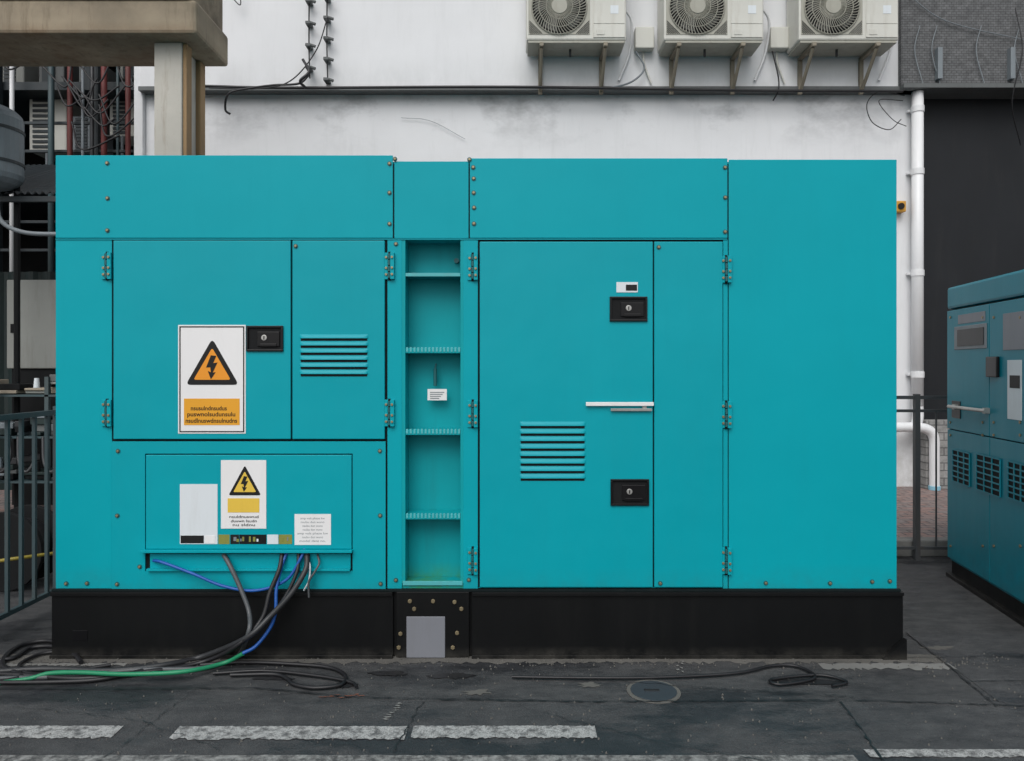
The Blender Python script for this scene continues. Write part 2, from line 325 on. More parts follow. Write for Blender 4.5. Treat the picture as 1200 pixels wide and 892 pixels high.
bs.done("skid_base",'black',gen,.002)
MB().box(u(465),u(550),-.020,-.002,.006,v(692.6)).done("skid_bracket",'black',gen,.003)
MB().box(u(62.5),u(1054),-.018,.003,v(692.3),v(689.8)).done("skid_top_lip",'nearblack',gen)
MB().box(u(477),u(522),-.026,-.0205,v(769),v(721)).done("skid_access_plate",'accplate',gen,.008)
sb=MB()
for bx,by in ((481,703),(508,703),(533,704),(486,712),(536,740),(468,757),(531,757),(470,741),(541,712)):
    sb.rod((u(bx),-.019,v(by)),(u(bx),-.030,v(by)),.013,6)
sb.done("skid_bolts",'brass',gen,.002)
MB().box(u(87),u(104),-.0145,-.0122,v(750),v(738)).done("skid_plate",'plast',gen,.001)
MB().poly([(u(1030),.004),(u(1057.5),.004),(u(1057.5),.12)],-.05,.035).done("skid_gusset",'black',gen)
MB().box(u(212),u(256),-.0140,-.0121,v(637),v(567)).done("plain_label",'label',gen)
MB().box(u(213),u(240),-.0155,-.0141,v(636),v(627)).done("plain_label_bar",'ink',gen)
MB().box(u(241),u(253),-.0155,-.0141,v(636),v(627)).done("plain_label_barcode",'white',gen)
for a,b_,mt in ((257,270,'olive'),(271,281,'ink'),(281.5,313,'dark'),(314,327,'label'),(327.5,343,'olive')):
    MB().box(u(a),u(b_),-.0138,-.0121,v(637),v(626)).done("strip_label",mt,gen)
for k in range(9):
    x=random.uniform(274,340); MB().box(u(x),u(x+random.uniform(1,4)),-.0152,-.0139,v(random.uniform(633,635)),v(random.uniform(628,631))).done("strip_print",random.choice(['grey','olive','label']),gen)
MB().box(u(346),u(388.5),-.0140,-.0121,v(638),v(602)).done("data_sheet_label",'white',gen)
for k in range(7): text("data_sheet_print",random.choice(["amp volt phase kw","rated output set","model date no.","nsulsu dun wuno"]),u(367),-.0142,v(607+k*4.4),.018,'grey',gen,width=.15+random.uniform(-.04,.03))

def rtri(cx,z0,z1,w,r):
    P=[Vector((cx,z1)),Vector((cx-w/2,z0)),Vector((cx+w/2,z0))]; out=[]
    for i in range(3):
        p=P[i];a=(P[i-1]-p).normalized();b_=(P[(i+1)%3]-p).normalized()
        s=p+a*r; e=p+b_*r
        for k in range(6):
            t=k/5; out.append(tuple(s*(1-t)**2+p*2*t*(1-t)+e*t*t))
    return out
def bolt_shape(cx,cz,s):
    P=[(-.1,1),(.35,.95),(.1,.35),(.45,.4),(.05,-.45),(.3,-.4),(-.1,-1),(-.35,-.3),(-.1,-.42),(-.15,0),(-.5,-.02)]
    return [(cx+x*s,cz+z*s) for x,z in P]
def sign(a,b_,c_,d_,y,tri,fill,block,border,lines,big=True):
    e=empty("warning_sign",((u(a)+u(b_))/2,y,v(d_)))
    MB().box(u(a),u(b_),y-.003,y,v(d_),v(c_)).done("plate",'white',e,.001)
    if border:
        o=.008; t=.007; x0,x1,z0,z1=u(a)+o,u(b_)-o,v(d_)+o,v(c_)-o; yy=y-.0042
        MB().box(x0,x1,yy,y-.0031,z1-t,z1).box(x0,x1,yy,y-.0031,z0,z0+t).box(x0,x0+t,yy,y-.0031,z0+t,z1-t).box(x1-t,x1,yy,y-.0031,z0+t,z1-t).done("border",'ink',e)
    cx,zt,zb,w=tri
    MB().poly(rtri(u(cx),v(zb),v(zt),w/200,.03 if big else .015),y-.0043,.0012).done("triangle_border",'ink',e)
    h=(zb-zt)/200
    MB().poly(rtri(u(cx),v(zb)+h*.11,v(zt)-h*.20,w/200*.70,.016 if big else .008),y-.0056,.0012).done("triangle_face",fill,e)
    MB().poly(bolt_shape(u(cx),v(zb)+h*.38,h*.26),y-.0069,.0012).done("lightning_bolt",'ink',e)
    bx0,bx1,by0,by1=block
    MB().box(u(bx0),u(bx1),y-.0043,y-.0031,v(by1),v(by0)).done("text_panel",fill if not big else 'orange2',e)
    for s,cx2,ty,wd,sz in lines: text("lettering",s,u(cx2),y-.0048,v(ty),sz,'ink',e,width=wd/200,off=.0006 if big else 0)
    return e
sign(210,289,381,508,-.0121,(250,397,451,62),'orange',(217,282,467,498),True,
     [("nsusulndnsudus",246,478.5,42,.036),("puswnolsudunsulu",249,485.5,56,.036),("nsudlnuswdnsulnudns",249,493,60,.036)])
sign(260,313,539,619,-.0121,(288,545,580,38),'yellow',(268,305,583.5,600),False,
     [("nsuldnuswud",287,605,34,.022),("duswn lsudn",287,610,30,.022),("nu sldnu",287,614.5,26,.022)],False)

# ================================================================ CABLES
def cable(pts,r,mat,name="power_cable"): return tube(name,pts,r,mat,n=12)
def g3(px,py,r,h=0): x,y=G(px,py,r+h); return (x,y,r+.004+h)
def f3(px,py,y): 
    x,yy,z=W(px,py,CD+y); return (x,y,z)
cable([f3(180,657,-.01),f3(190,659,-.04),f3(225,672,-.06),f3(262,687,-.06),f3(300,692,-.06),f3(335,680,-.05),f3(352,655,-.03),f3(358,640,.004)],.009,'cblue')
cable([f3(262,650,-.008),f3(270,664,-.05),f3(282,690,-.08),f3(292,718,-.12),f3(291,742,-.2),g3(276,772,.013),g3(235,784,.013),g3(160,786,.013),g3(70,794,.013),g3(-60,797,.013)],.013,'cgrey')
cable([f3(331,647,-.008),f3(327,668,-.06),f3(316,695,-.10),f3(307,725,-.14),f3(280,755,-.2),g3(240,776,.014),g3(175,788,.014),g3(95,796,.014),g3(25,792,.014),g3(-80,788,.014)],.013,'cblack')
cable([f3(360,649,-.01),f3(358,668,-.07),f3(341,696,-.12),f3(317,722,-.15),f3(288,748,-.2),g3(238,770,.016),g3(188,781,.016),g3(125,787,.016),g3(45,785,.016),g3(-70,793,.016)],.016,'cdk')
cable([f3(350,649,-.01),f3(348,670,-.05),f3(334,700,-.09),f3(312,728,-.12),f3(292,745,-.17),g3(262,768,.012),g3(205,777,.012),g3(130,795,.012),g3(65,800,.012),g3(-70,801,.012)],.011,'cblack')
cable([f3(336,648,-.006),f3(330,664,-.04),f3(324,690,-.08),f3(323,715,-.11),f3(317,735,-.13),f3(300,757,-.17),f3(284,766,-.2)],.010,'cblue')
cable([f3(285,766,-.203),g3(262,778,.012,.02),g3(215,788,.012,.03),g3(150,791,.012,.03),g3(95,789,.012,.03),g3(58,790,.012,.02),g3(30,797,.012,0),g3(-40,806,.012)],.012,'cgreen')
cable([f3(372,650,-.008),f3(374,660,-.04),f3(369,670,-.06),f3(362,682,-.07),f3(362,700,-.07)],.006,'cgrey')
cable([f3(358,652,-.01),f3(363,662,-.05),f3(362,680,-.06),f3(356,692,-.06)],.005,'label')
cable([g3(95,777,.013),g3(82,762,.013),g3(58,752,.013),g3(28,756,.013),g3(8,768,.013),g3(4,782,.013),g3(25,794,.013),g3(-10,802,.013)],.013,'cblack')
cable([g3(90,770,.013),g3(66,759,.013),g3(36,760,.013),g3(15,772,.013),g3(-20,776,.013)],.012,'cblack')
cable([g3(70,764,.013),g3(45,768,.013),g3(22,781,.013),g3(40,791,.013),g3(90,786,.013),g3(130,780,.013)],.010,'cblack')
cable([g3(235,780,.012),g3(290,777,.012),g3(340,779,.012),g3(385,783,.012),g3(404,792,.012),g3(400,803,.012),g3(370,807,.012),g3(345,803,.012),g3(336,796,.012),g3(320,791,.012),g3(270,792,.012)],.010,'cblack')
cable([g3(250,790,.012),g3(310,787,.012),g3(372,793,.012),g3(410,800,.012),g3(418,806,.012)],.009,'cblack')
cable([g3(600,794,.012),g3(660,795,.012),g3(760,795,.012),g3(860,790,.012),g3(905,781,.012),g3(935,782,.012),g3(955,795,.012),g3(915,803,.012),g3(905,797,.012),g3(960,792,.012),g3(992,800,.012),g3(975,805,.012)],.008,'cblack')

# ================================================================ GROUND
MB().sheet([(-150,-60),(150,-60),(150,150),(-150,150)],0).done("ground",'asphalt')
def ragged(name,x0,x1,y0,y1,z,mat,jit=.02,n=60):
    top=[(x0+(x1-x0)*i/n,y1+random.uniform(-jit,jit)*.4) for i in range(n+1)]
    bot=[(x0+(x1-x0)*i/n,y0+random.uniform(-jit,jit)) for i in range(n,-1,-1)]
    return MB().sheet(top+bot,z).done(name,mat)
yr=G(600,823)[1]
ragged("road",-40,40,-9,yr,.002,'asphalt2',.006,500)
ragged("concrete_strip",-3.15,2.62,-.09,.03,.002,'strip',.025,220)
ragged("concrete_strip",1.75,2.50,-.18,-.10,.003,'kerb',.02,40)
ragged("concrete_strip",-2.95,-2.2,-.13,-.10,.003,'kerb',.014,40)
def quad(name,pts,z,mat): return MB().sheet([G(*q) for q in pts],z).done(name,mat)
quad("pavement_slab",[(1066,744),(1172,824),(1500,828),(1330,742)],.0025,'slab')
quad("pavement_slab",[(985,827),(1034,893),(1300,893),(1250,831)],.0035,'slab')
def mk(px0,px1,py0,py1,mat='mark'):
    (xa,ya)=G(px0,py1);(xb,_)=G(px1,py1);(_,yb)=G(px0,py0); ragged("road_marking",xa,xb,ya,yb,.006,mat,.010,70)
mk(-90,130,852,866);mk(197,474,852.5,867.5);mk(481,700,852,866)
(xa,ya)=G(-60,893);(xb,yb)=G(1000,886.5); ragged("road_marking",xa,xb,ya-.05,yb,.006,'mark2',.008,110)
(xa,ya)=G(1020,889);(xb,_)=G(1230,889);(_,yb)=G(1020,880); ragged("road_marking",xa,xb,ya,yb,.0075,'mark',.007,40)
def crack(pts,w,mat='tar',jit=.004,z=.009,name="pavement_joint"):
    P=[Vector((*G(*p),0)) for p in pts]; Q=[]
    for a,b_ in zip(P[:-1],P[1:]):
        n=max(2,int((b_-a).length/.03))
        for k in range(n): Q.append(a.lerp(b_,k/n))
    Q.append(P[-1]); bm=MB(); pr=None
    for i,q in enumerate(Q):
        d=(Q[min(i+1,len(Q)-1)]-Q[max(i-1,0)]).normalized(); nn=Vector((-d.y,d.x,0)); q=q+nn*random.uniform(-jit,jit); ww=w*random.uniform(.15,1.3)
        cur=(bm.bm.verts.new((*(q+nn*ww).xy,z)),bm.bm.verts.new((*(q-nn*ww).xy,z)))
        if pr: bm.bm.faces.new([pr[0],cur[0],cur[1],pr[1]])
        pr=cur
    return bm.done(name,mat)
crack([(-60,809),(300,808),(420,819),(700,824),(1000,822),(1290,832)],.0055,jit=.006)
crack([(1062,742),(1110,780),(1168,830)],.006,jit=.005); crack([(985,824),(1005,850),(1034,893)],.006,jit=.005); crack([(495,824),(480,850),(462,880)],.004,jit=.007)
crack([(1060,772),(1240,770)],.003); crack([(1130,800),(1240,798)],.004); crack([(230,808),(150,870),(110,900)],.002,jit=.008)
crack([(720,800),(900,812),(1000,818)],.003,jit=.012); crack([(640,838),(760,868),(900,895)],.002,jit=.012); crack([(20,830),(160,845),(260,880)],.002,jit=.012)
def blob(name,px,py,rx,ry,mat,z=.005,n=26,j=.25):
    x,y=G(px,py); pts=[]
    for i in range(n):
        a=i/n*2*math.pi; k=1+random.uniform(-j,j); pts.append((x+rx*math.cos(a)*k,y+ry*math.sin(a)*k))
    return MB().sheet(pts,z).done(name,mat)
blob("tar_patch",530,793,.13,.035,'tar'); blob("tar_patch",945,800,.19,.035,'tar',j=.15); blob("tar_patch",455,790,.1,.03,'tar'); blob("tar_patch",405,803,.06,.04,'tar'); blob("tar_patch",320,796,.1,.02,'tar')
for k in range(9): blob("spray_mark",376+k*6,817+random.uniform(-2,2),.016,.005,'redspray',.0052+k*.0003,n=12,j=.7)
for k in range(6): blob("worn_patch",796+random.uniform(-5,5),776+k*2.5,.008,.010,'kerb',.0052+k*.0003,n=10,j=.7)
for k in range(8): blob("worn_patch",452+k*2.4+random.uniform(-2,2),844-k*2.6,.013,.007,'kerb',.0052+k*.0003,n=10,j=.7)
for px,py in ((560,812),(690,803),(1100,760)): blob("worn_patch",px,py,random.uniform(.05,.1),random.uniform(.01,.03),'strip',.0034,j=.5)
e=empty("manhole_cover",(*G(766,811),0)); x,y=G(766,811)
MB().rod((x,y,0.0),(x,y,.006),.14,40).done("frame",'strip',e,.002); MB().rod((x,y,.0061),(x,y,.009),.12,40).done("lid",'lid',e,.002)
MB().box(x-.05,x+.03,y-.012,y+.012,.0092,.012).done("lid_lifting_bar",'tar',e,.002)
gr=MB()
for i in range(900):
    x=random.uniform(-3.2,3.4); y=random.choice([random.gauss(-.08,.05),random.uniform(-1.1,0)]); s=random.uniform(.002,.006)
    gr.rod((x,y,.002),(x,y,.004+s),s,5,s*.5)
gr.done("gravel_grit",'strip')
MB().box(-12,12,2.28,2.42,0,.15).done("kerb",'kerb',None,.012)
MB().box(-12,14,2.425,5.35,0.0,.146).done("pavement",'pave')

# ================================================================ WHITE BUILDING
wb=empty("white_building",(0,8,0)); YW=5.27; YU=5.16; X0=-4.75; X1=5.27
MB().box(X0,X1,YW,11,0.1,ZL).done("lower_wall",'wall',wb)
MB().box(X0-.02,W(1056,0,9.46)[0],YU,11,ZL+.03,13).done("upper_wall",'wallu',wb,.01)
MB().box(X0-.03,X1-.02,YU-.04,YW+.1,ZL-.03,ZL+.028).done("ledge_flashing",'trim',wb,.006)
MB().box(X0-.12,X0-.005,YW-.08,YW+.2,.1,ZL+.5).done("corner_post",'wallu',wb,.01)
for x in (-2.6,0.4,3.2): MB().box(x-.003,x+.003,YU-.002,YU+.01,ZL+.05,12.9).done("wall_joint",'wall',wb)
tube("ledge_cable",[W(240,101,9.38),W(340,103,9.38),W(600,102,9.38),W(860,106,9.38),W(1058,107,9.38)],.018,'cblack',wb)
for px in (363,384):
    tube("riser_wire",[W(px,-60,9.42),W(px-1,40,9.42),W(px,92,9.42)],.009,'cblack',wb)
    bb=MB()
    for py in range(-50,95,26 if px==363 else 24):
        x,y,z=W(px,py,9.40); bb.box(x-.045,x+.02,y-.05,y+.09,z-.018,z+.018).rod((x+.02,y-.03,z),(x+.08,y-.03,z-.02),.02)
    bb.done("riser_clamps",'trim',wb,.004)
tube("loose_wire",[W(362,88,9.35),W(350,98,9.3),W(320,100,9.3),W(290,104,9.3),W(268,110,9.3),W(264,128,9.38),W(270,134,9.42)],.014,'cblack',wb)
tube("loose_wire",[W(384,20,9.35),W(370,60,9.3),W(340,95,9.3),W(300,104,9.3),W(245,103,9.38)],.008,'cblack',wb)
tube("loose_wire",[W(355,70,9.35),W(362,84,9.25),W(352,95,9.25),W(358,103,9.35)],.018,'cblack',wb)
tube("loose_wire",[W(1060,112,9.5),W(1030,108,9.5),W(1016,122,9.5),W(1022,143,9.5),W(1042,152,9.5),W(1056,140,9.5)],.006,'cblack',wb)
tube("loose_wire",[W(1058,118,9.5),W(1030,118,9.5),W(1046,140,9.5),W(1062,148,9.5)],.005,'cblack',wb)
tube("loose_wire",[W(470,138,9.57),W(505,142,9.57),W(545,163,9.57)],.003,'grey',wb)
tube("loose_wire",[W(270,-5,9.4),W(282,5,9.38),W(276,-30,9.4)],.007,'cblack',wb)
for a,b_ in ((744,766),(902,923)):
    x0,y,z1=W(a,33,9.4); x1,_,z0=W(b_,58,9.4); MB().box(x0,x1,YU-.14,YU-.001,z0,z1).done("junction_box",'acw',wb,.012)
    tube("box_conduit",[((x0+x1)/2,YU-.03,z0),((x0+x1)/2+.01,YU-.03,z0-.15),((x0+x1)/2+.1,YU-.03,ZL+.06)],.011,'acw',wb)
tube("box_conduit",[W(745,60,9.4),W(755,80,9.4),W(740,96,9.4),W(712,104,9.4)],.012,'grey',wb)
tube("box_conduit",[W(905,60,9.4),W(912,90,9.4),W(912,106,9.4),W(906,118,9.5)],.009,'cblack',wb)

# ================================================================ AIR CONDITIONERS
def acparts():
    w,d,h=1.22,.42,1.45
    P=[]
    P.append(("casing",'acw',MB().box(0,w,0,d,.0,h),.02))
    P.append(("service_panel",'acw',MB().box(w*.67,w-.02,-.006,-.0005,.20,h-.03).box(w*.67,w-.02,-.010,-.0005,.03,.19).box(w*.70,w*.78,-.016,-.0105,.06,.13),.004))
    P.append(("rating_label",'label',MB().box(w*.84,w*.92,-.0085,-.0062,.32,.42),0))
    P.append(("base_tray",'grille',MB().box(.02,w-.02,.01,d-.01,-.03,-.001),.004))
    cx=.40
    for cz in (.40,1.08):
        P.append(("grille_plate",'grille',MB().box(cx-.375,cx+.375,-.006,-.0005,cz-.335,cz+.335),.003))
        P.append(("fan_opening",'dark',MB().rod((cx,-.009,cz),(cx,-.0062,cz),.325,40),0))
        bl=MB()
        for i in range(5):
            a=i*2*math.pi/5
            for k in range(5):
                t0=a+k*.13; t1=t0+.13
                pts=[(cx+.08*math.cos(t0),cz+.08*math.sin(t0)),(cx+.3*math.cos(t0+.2),cz+.3*math.sin(t0+.2)),(cx+.3*math.cos(t1+.2),cz+.3*math.sin(t1+.2)),(cx+.08*math.cos(t1),cz+.08*math.sin(t1))]
                bl.poly(pts,-.012,.002)
        P.append(("fan_blades",'grille2',bl,0))
        gg=MB(); gg.rod((cx,-.052,cz),(cx,-.013,cz),.095,24)
        for i in range(52):
            a=i*2*math.pi/52; prev=None
            for k in range(6):
                r=.08+k*.052; aa=a+k*.09; p=(cx+r*math.cos(aa),-.042+.024*(k/5)**2,cz+r*math.sin(aa))
                if prev: gg.rod(prev,p,.006,4)
                prev=p
        for r in (.16,.25,.335):
            N=32
            for i in range(N):
                a0=i*2*math.pi/N;a1=(i+1)*2*math.pi/N; y=-.042+.024*((r-.08)/.26)**2
                gg.rod((cx+r*math.cos(a0),y,cz+r*math.sin(a0)),(cx+r*math.cos(a1),y,cz+r*math.sin(a1)),.006,4)
        P.append(("fan_grille",'grille',gg,0))
        fr=MB()
        for k in range(7):
            for sx in (-1,1):
                for sz in (-1,1):
                    o_=.02+k*.022; fr.rod((cx+sx*(.36-o_),-.010,cz+sz*.325),(cx+sx*.365,-.010,cz+sz*(.32-o_)),.004,4)
        P.append(("grille_corner_ribs",'grille2',fr,0))
    br=MB()
    for bx in (.16,w-.28):
        br.box(bx,bx+.05,-.02,d+.04,-.075,-.031)
        br.box(bx,bx+.05,d+.0,d+.045,-.50,-.076)
        br.rod(Vector((bx+.025,.03,-.09)),Vector((bx+.025,d+.0,-.46)),.022,6)
    P.append(("wall_brackets",'rust',br,.003))
    P.append(("drain_hose",'cdk',MB().rod((w*.45,.2,-.031),(w*.45,.2,-.12),.015,10),0))
    return P
parts=[]
for i,px in enumerate((617,779,938)):
    x,_,z=W(px,45,8.98)
    e=empty("air_conditioner",(x,YU-.42-.047,z))
    if i==0:
        for n_,mt,mb,bv in acparts():
            o=mb.done(n_,mt,e,bv,local=True); parts.append(o)
    else:
        for o in parts:
            c=o.copy(); S.collection.objects.link(c); c.parent=e
for i,px in enumerate((735,897,1045)):
    x=W(px,0,9.3)[0]; tube("refrigerant_line",[(x-.05,YU-.2,ZL+.95),(x+.06,YU-.15,ZL+.8),(x+.05,YU-.05,ZL+.45),(x-.08,YU-.03,ZL+.1)],.016,'pipe',wb)
# ================================================================ DRAIN PIPE
xx=W(1074.5,0,9.5)[0]
e=empty("drain_pipe",(xx,5.1,.15))
MB().rod((xx,5.15,1.2),(xx,5.15,ZL-.04),.070,24).done("pipe",'pipe',e,smooth=True)
bb=MB()
for z in (1.6,2.9,4.2,5.0): bb.rod((xx,5.15,z-.04),(xx,5.15,z+.04),.079,24).box(xx-.09,xx+.09,5.2,5.268,z-.015,z+.015)
bb.done("collars",'pipe',e,.004)
tube("elbow_pipe",[(xx-.6,5.0,.93),(xx-.2,5.0,.94),(xx+.02,5.0,.92),(xx+.12,5.0,.82),(xx+.13,5.0,.6),(xx+.13,5.0,.16)],.062,'pipe',e)
tube("lower_bend",[(xx,5.15,1.22),(xx,5.14,1.08),(xx-.05,5.08,.98),(xx-.12,5.0,.94)],.068,'pipe',e)
MB().rod((xx+.13,5.0,.147),(xx+.13,5.0,.2),.07,24).done("blue_collar",'bluecap',e,.004)
x,y,z=W(1058,240,9.4); e=empty("yellow_wall_fitting",(x,y,z))
MB().box(x-.09,x+.09,5.15,5.268,z-.07,z+.07).done("body",'yclamp',e,.01); MB().rod((x+.02,5.13,z),(x+.02,5.15,z),.04,14).done("gland",'ink',e)

# ================================================================ DARK BUILDING RIGHT
db=empty("charcoal_building",(9,8,0)); XD=X1+.01
MB().box(XD,22,5.42,11,.1,ZL+.02).done("cladding_wall",'char',db)
bb=MB()
for x in (8.0,10.4): bb.box(x-.006,x+.006,5.412,5.419,.5,ZL)
bb.done("cladding_joints",'nearblack',db)
MB().box(W(1057,0,9.4)[0],22,5.08,11,ZL+.03,13).done("tiled_upper_wall",'tilec',db)
MB().box(W(1057,0,9.4)[0],22,5.02,5.44,ZL-.03,ZL+.028).done("soffit_edge",'trim',db,.004)
for px in (1078,1098,1150,1195):
    tube("upper_wire",[W(px,30,9.38),W(px-6,60,9.38),W(px+4,100,9.38)],.006,'grey',db)
tube("upper_wire",[W(1060,-10,9.38),W(1110,25,9.38),W(1215,50,9.38)],.006,'grey',db)
bb=MB()
for px in (1100,1185): x,y,z=W(px,75,9.38); bb.box(x-.03,x+.03,y-.04,y+.06,z-.2,z+.2)
bb.done("steel_brackets",'grey',db,.004)
tube("upper_wire",[W(1190,10,9.36),W(1198,60,9.3),W(1186,120,9.4),W(1196,170,9.6)],.007,'cblack',db)
MB().box(W(1090,0,9.3)[0],7.4,5.05,5.25,.147,1.02).done("low_block_wall",'gbrick',None,.01)

# ================================================================ RAILINGS
f=empty("metal_railing",(3.6,2.2,0)); bb=MB()
for x in (1.2,3.57,5.9): bb.box(x-.022,x+.022,2.17,2.215,0,1.46)
bb.box(.9,6.2,2.18,2.205,1.415,1.445).box(.9,6.2,2.18,2.205,1.30,1.325).box(.9,6.2,2.18,2.205,.09,.115)
for x in [1.0+.2285*i for i in range(22)]: 
    if abs(x-3.57)>.1: bb.rod((x,2.192,.1),(x,2.192,1.31),.008,8)
bb.done("rails_and_bars",'fence2',f)
f=empty("metal_railing",(-3.24,1,0)); bb=MB(); XF=-3.24
for y in (-.9,.95,2.1): bb.box(XF-.025,XF+.025,y-.025,y+.025,0,1.42)
bb.box(XF-.02,XF+.02,-.9,2.1,1.36,1.395).box(XF-.015,XF+.015,-.9,2.1,.10,.13)
y=-.8
while y<2.05: bb.box(XF-.011,XF+.011,y-.011,y+.011,.131,1.359); y+=.135
bb.done("rails_and_bars",'fence',f)

# ================================================================ CONCRETE PIER
pr=empty("concrete_pier",(-3.1,2.6,0)); yb0=6.5-CD; yb1=7.25-CD; zb=W(0,39,6.5)[2]; xe=W(230,0,6.5)[0]
MB().box(-9,xe,yb0,yb1,zb,zb+.30).done("cross_beam",'conc',pr,.03)
MB().box(-9,xe-.06,yb0-.03,yb1+.02,zb+.3001,zb+1.0).done("upper_beam",'conc',pr,.025)
yc0=6.68-CD; yc1=7.2-CD; xr=W(213,0,6.68)[0]; xl=W(183,0,6.68)[0]
MB().box(xl-.02,xr,yc0,yc0+.15,0,zb).done("column_front_flange",'concl',pr,.01)
MB().box(xl+.03,xr-.04,yc0+.151,yc1-.121,0,zb).done("column_web",'concl',pr,.01)
MB().box(xl-.02,xr,yc1-.12,yc1,0,zb).done("column_rear_flange",'tan',pr,.01)
MB().box(xr+.001,xr+.035,yc0+.02,yc0+.13,0,zb-.001).done("column_side_strip",'tan',pr,.004)

# ================================================================ LEFT PLANT BUILDING
pl=empty("plant_equipment_building",(-8,9,0))
MB().box(-16,X0-.3,9.2,9.4,0,12).done("rear_wall",'dark',pl)
bb=MB()
for z in (2.9,4.3,5.7,7.2): bb.box(-16,X0-.35,6.2,9.19,z-.06,z+.06)
for x in (-10.5,-8.9,-7.3,-5.9): bb.box(x-.06,x+.06,6.1,6.19,0,11)
for z in (3.35,4.75,6.15): bb.box(-16,X0-.4,6.12,6.16,z-.02,z+.02).box(-16,X0-.4,6.12,6.16,z+.38,z+.42)
bb.done("steel_floors_and_posts",'dkblue',pl,.005)
for px,mt,r in ((82,'redp',.035),(97,'grey',.02),(122,'redp',.04),(150,'redp',.035),(138,'fence',.02),(14,'pipe',.03),(60,'fence',.04),(108,'cdk',.025)):
    x,y,z=W(px,100,10.35); MB().rod((x,y,0.),(x,y,10),r,12).done("riser_pipe",mt,pl,smooth=True)
for a,b_,c_,d_,mt in ((34,78,112,178,'acw'),(0,28,60,108,'cabinet'),(92,118,72,106,'trim'),(128,160,108,160,'acw'),(84,112,136,180,'grey'),(140,168,62,92,'cabinet'),(45,75,65,98,'trim')):
    x0,y,z1=W(a,c_,10.9); x1,_,z0=W(b_,d_,10.9)
    MB().box(x0,x1,y,y+.5,z0,z1).done("condenser_casing",mt,pl,.02)
    bb=MB(); n_=10
    for k in range(n_): zz=z0+(z1-z0)*(k+1)/(n_+1); bb.box(x0+.06,x0+(x1-x0)*.66,y-.015,y-.001,zz-.020,zz+.020)
    bb.done("condenser_grille",'dkblue',pl)
    MB().rod(((x0+x1)/2,y-.02,z0-.001),((x0+x1)/2,y-.02,z0-.35),.02,8).done("condenser_pipe",'grey',pl)
for k in range(14):
    px=random.uniform(0,165); py=random.uniform(55,150); tube("service_cable",[W(px,py,10.2),W(px+random.uniform(10,30),py+random.uniform(15,40),10.2),W(px+random.uniform(30,60),py+random.uniform(-15,20),10.2)],.012,'cblack',pl)
# round grey tank on legs, in front of the awning
x,y,z0=W(-14,205,7.5); z1=W(-14,140,7.5)[2]; e=empty("storage_tank",(x,y,0)); R=.31
t=MB(); t.rod((x,y,z0),(x,y,z1),R,36)
for k in range(5):
    a0=k/5*math.pi/2; a1=(k+1)/5*math.pi/2
    t.rod((x,y,z1+.16*math.sin(a0)),(x,y,z1+.16*math.sin(a1)),R*math.cos(a0),36,max(.01,R*math.cos(a1)))
    t.rod((x,y,z0-.16*math.sin(a1)),(x,y,z0-.16*math.sin(a0)),max(.01,R*math.cos(a1)),36,R*math.cos(a0))
t.done("shell",'tank',e,smooth=False)
MB().rod((x,y,z0+.1),(x,y,z0+.13),R+.008,36).rod((x,y,z1-.13),(x,y,z1-.10),R+.008,36).done("hoops",'dkblue',e)
MB().rod((x-.2,y-.1,0),(x-.2,y-.1,z0),.03,8).rod((x-.2,y+.2,0),(x-.2,y+.2,z0),.03,8).rod((x+.16,y+.2,0),(x+.16,y+.2,z0),.03,8).rod((x+.16,y-.15,0),(x+.16,y-.15,z0),.03,8).done("legs",'dark',e)
tube("outlet_pipe",[(x+.1,y-.2,z0-.1),(x+.26,y-.26,z0-.2),(x+.30,y-.26,z0-.5),(x+.5,y-.2,z0-.62),(x+.9,y-.1,z0-.62)],.022,'grey',e)
# awning
e=empty("sheet_awning",(-6,3.5,2.5)); bb=MB()
a=W(-80,190,8.0);b_=W(120,190,8.0); x0,x1=a[0],b_[0]; z=a[2]
N=120; prev=None
for i in range(N+1):
    xx_=x0+(x1-x0)*i/N; dz=.018*math.sin(i*1.3); cur=(bb.bm.verts.new((xx_,4.9,z+.30+dz)),bb.bm.verts.new((xx_,3.3,z-.42+dz)))
    if prev: bb.bm.faces.new([prev[0],cur[0],cur[1],prev[1]])
    prev=cur
bb.done("roof_sheet",'dkblue',e)
MB().box(x0,x1,3.26,3.3,z-.52,z-.46).done("fascia",'dkblue',e,.005)
MB().box(x0+.05,x0+.12,3.35,3.42,0,z-.55).box(x1-.12,x1-.05,3.35,3.42,0,z-.55).done("posts",'dark',e)
e=empty("corrugated_fence",(-7,5,0)); bb=MB(); N=140; xa=-11; xb=-4.95; prev=None
for i in range(N+1):
    x=xa+(xb-xa)*i/N; y=5.0+.03*math.sin(i*1.25); cur=(bb.bm.verts.new((x,y,0.14)),bb.bm.verts.new((x,y,2.9)))
    if prev: bb.bm.faces.new([prev[0],cur[0],cur[1],prev[1]])
    prev=cur
bb.done("sheet",'dkgreen',e)
e=empty("grey_cabinet",(-5,3.9,0)); x0,_,z1=W(8,328,8.3); x1,_,z0=W(70,432,8.3)
MB().box(x0,x1,3.96,4.5,z0,z1).done("panel",'cabinet',e,.01); MB().box(x0+.04,x1-.04,3.99,4.45,.14,z0-.001).done("plinth",'dark',e)
MB().box(x0+.05,x0+.09,3.95,3.9599,z0+.4,z0+.5).done("cabinet_handle",'dark',e)
e=empty("storage_rack",(-4.8,3.3,0)); bb=MB()
for z in (.55,1.0,1.42): bb.box(-5.6,-3.7,3.1,3.7,z-.02,z)
for x in (-5.6,-4.7,-3.72): bb.box(x,x+.04,3.1,3.14,.0,1.6)
bb.done("frame",'fence',e)
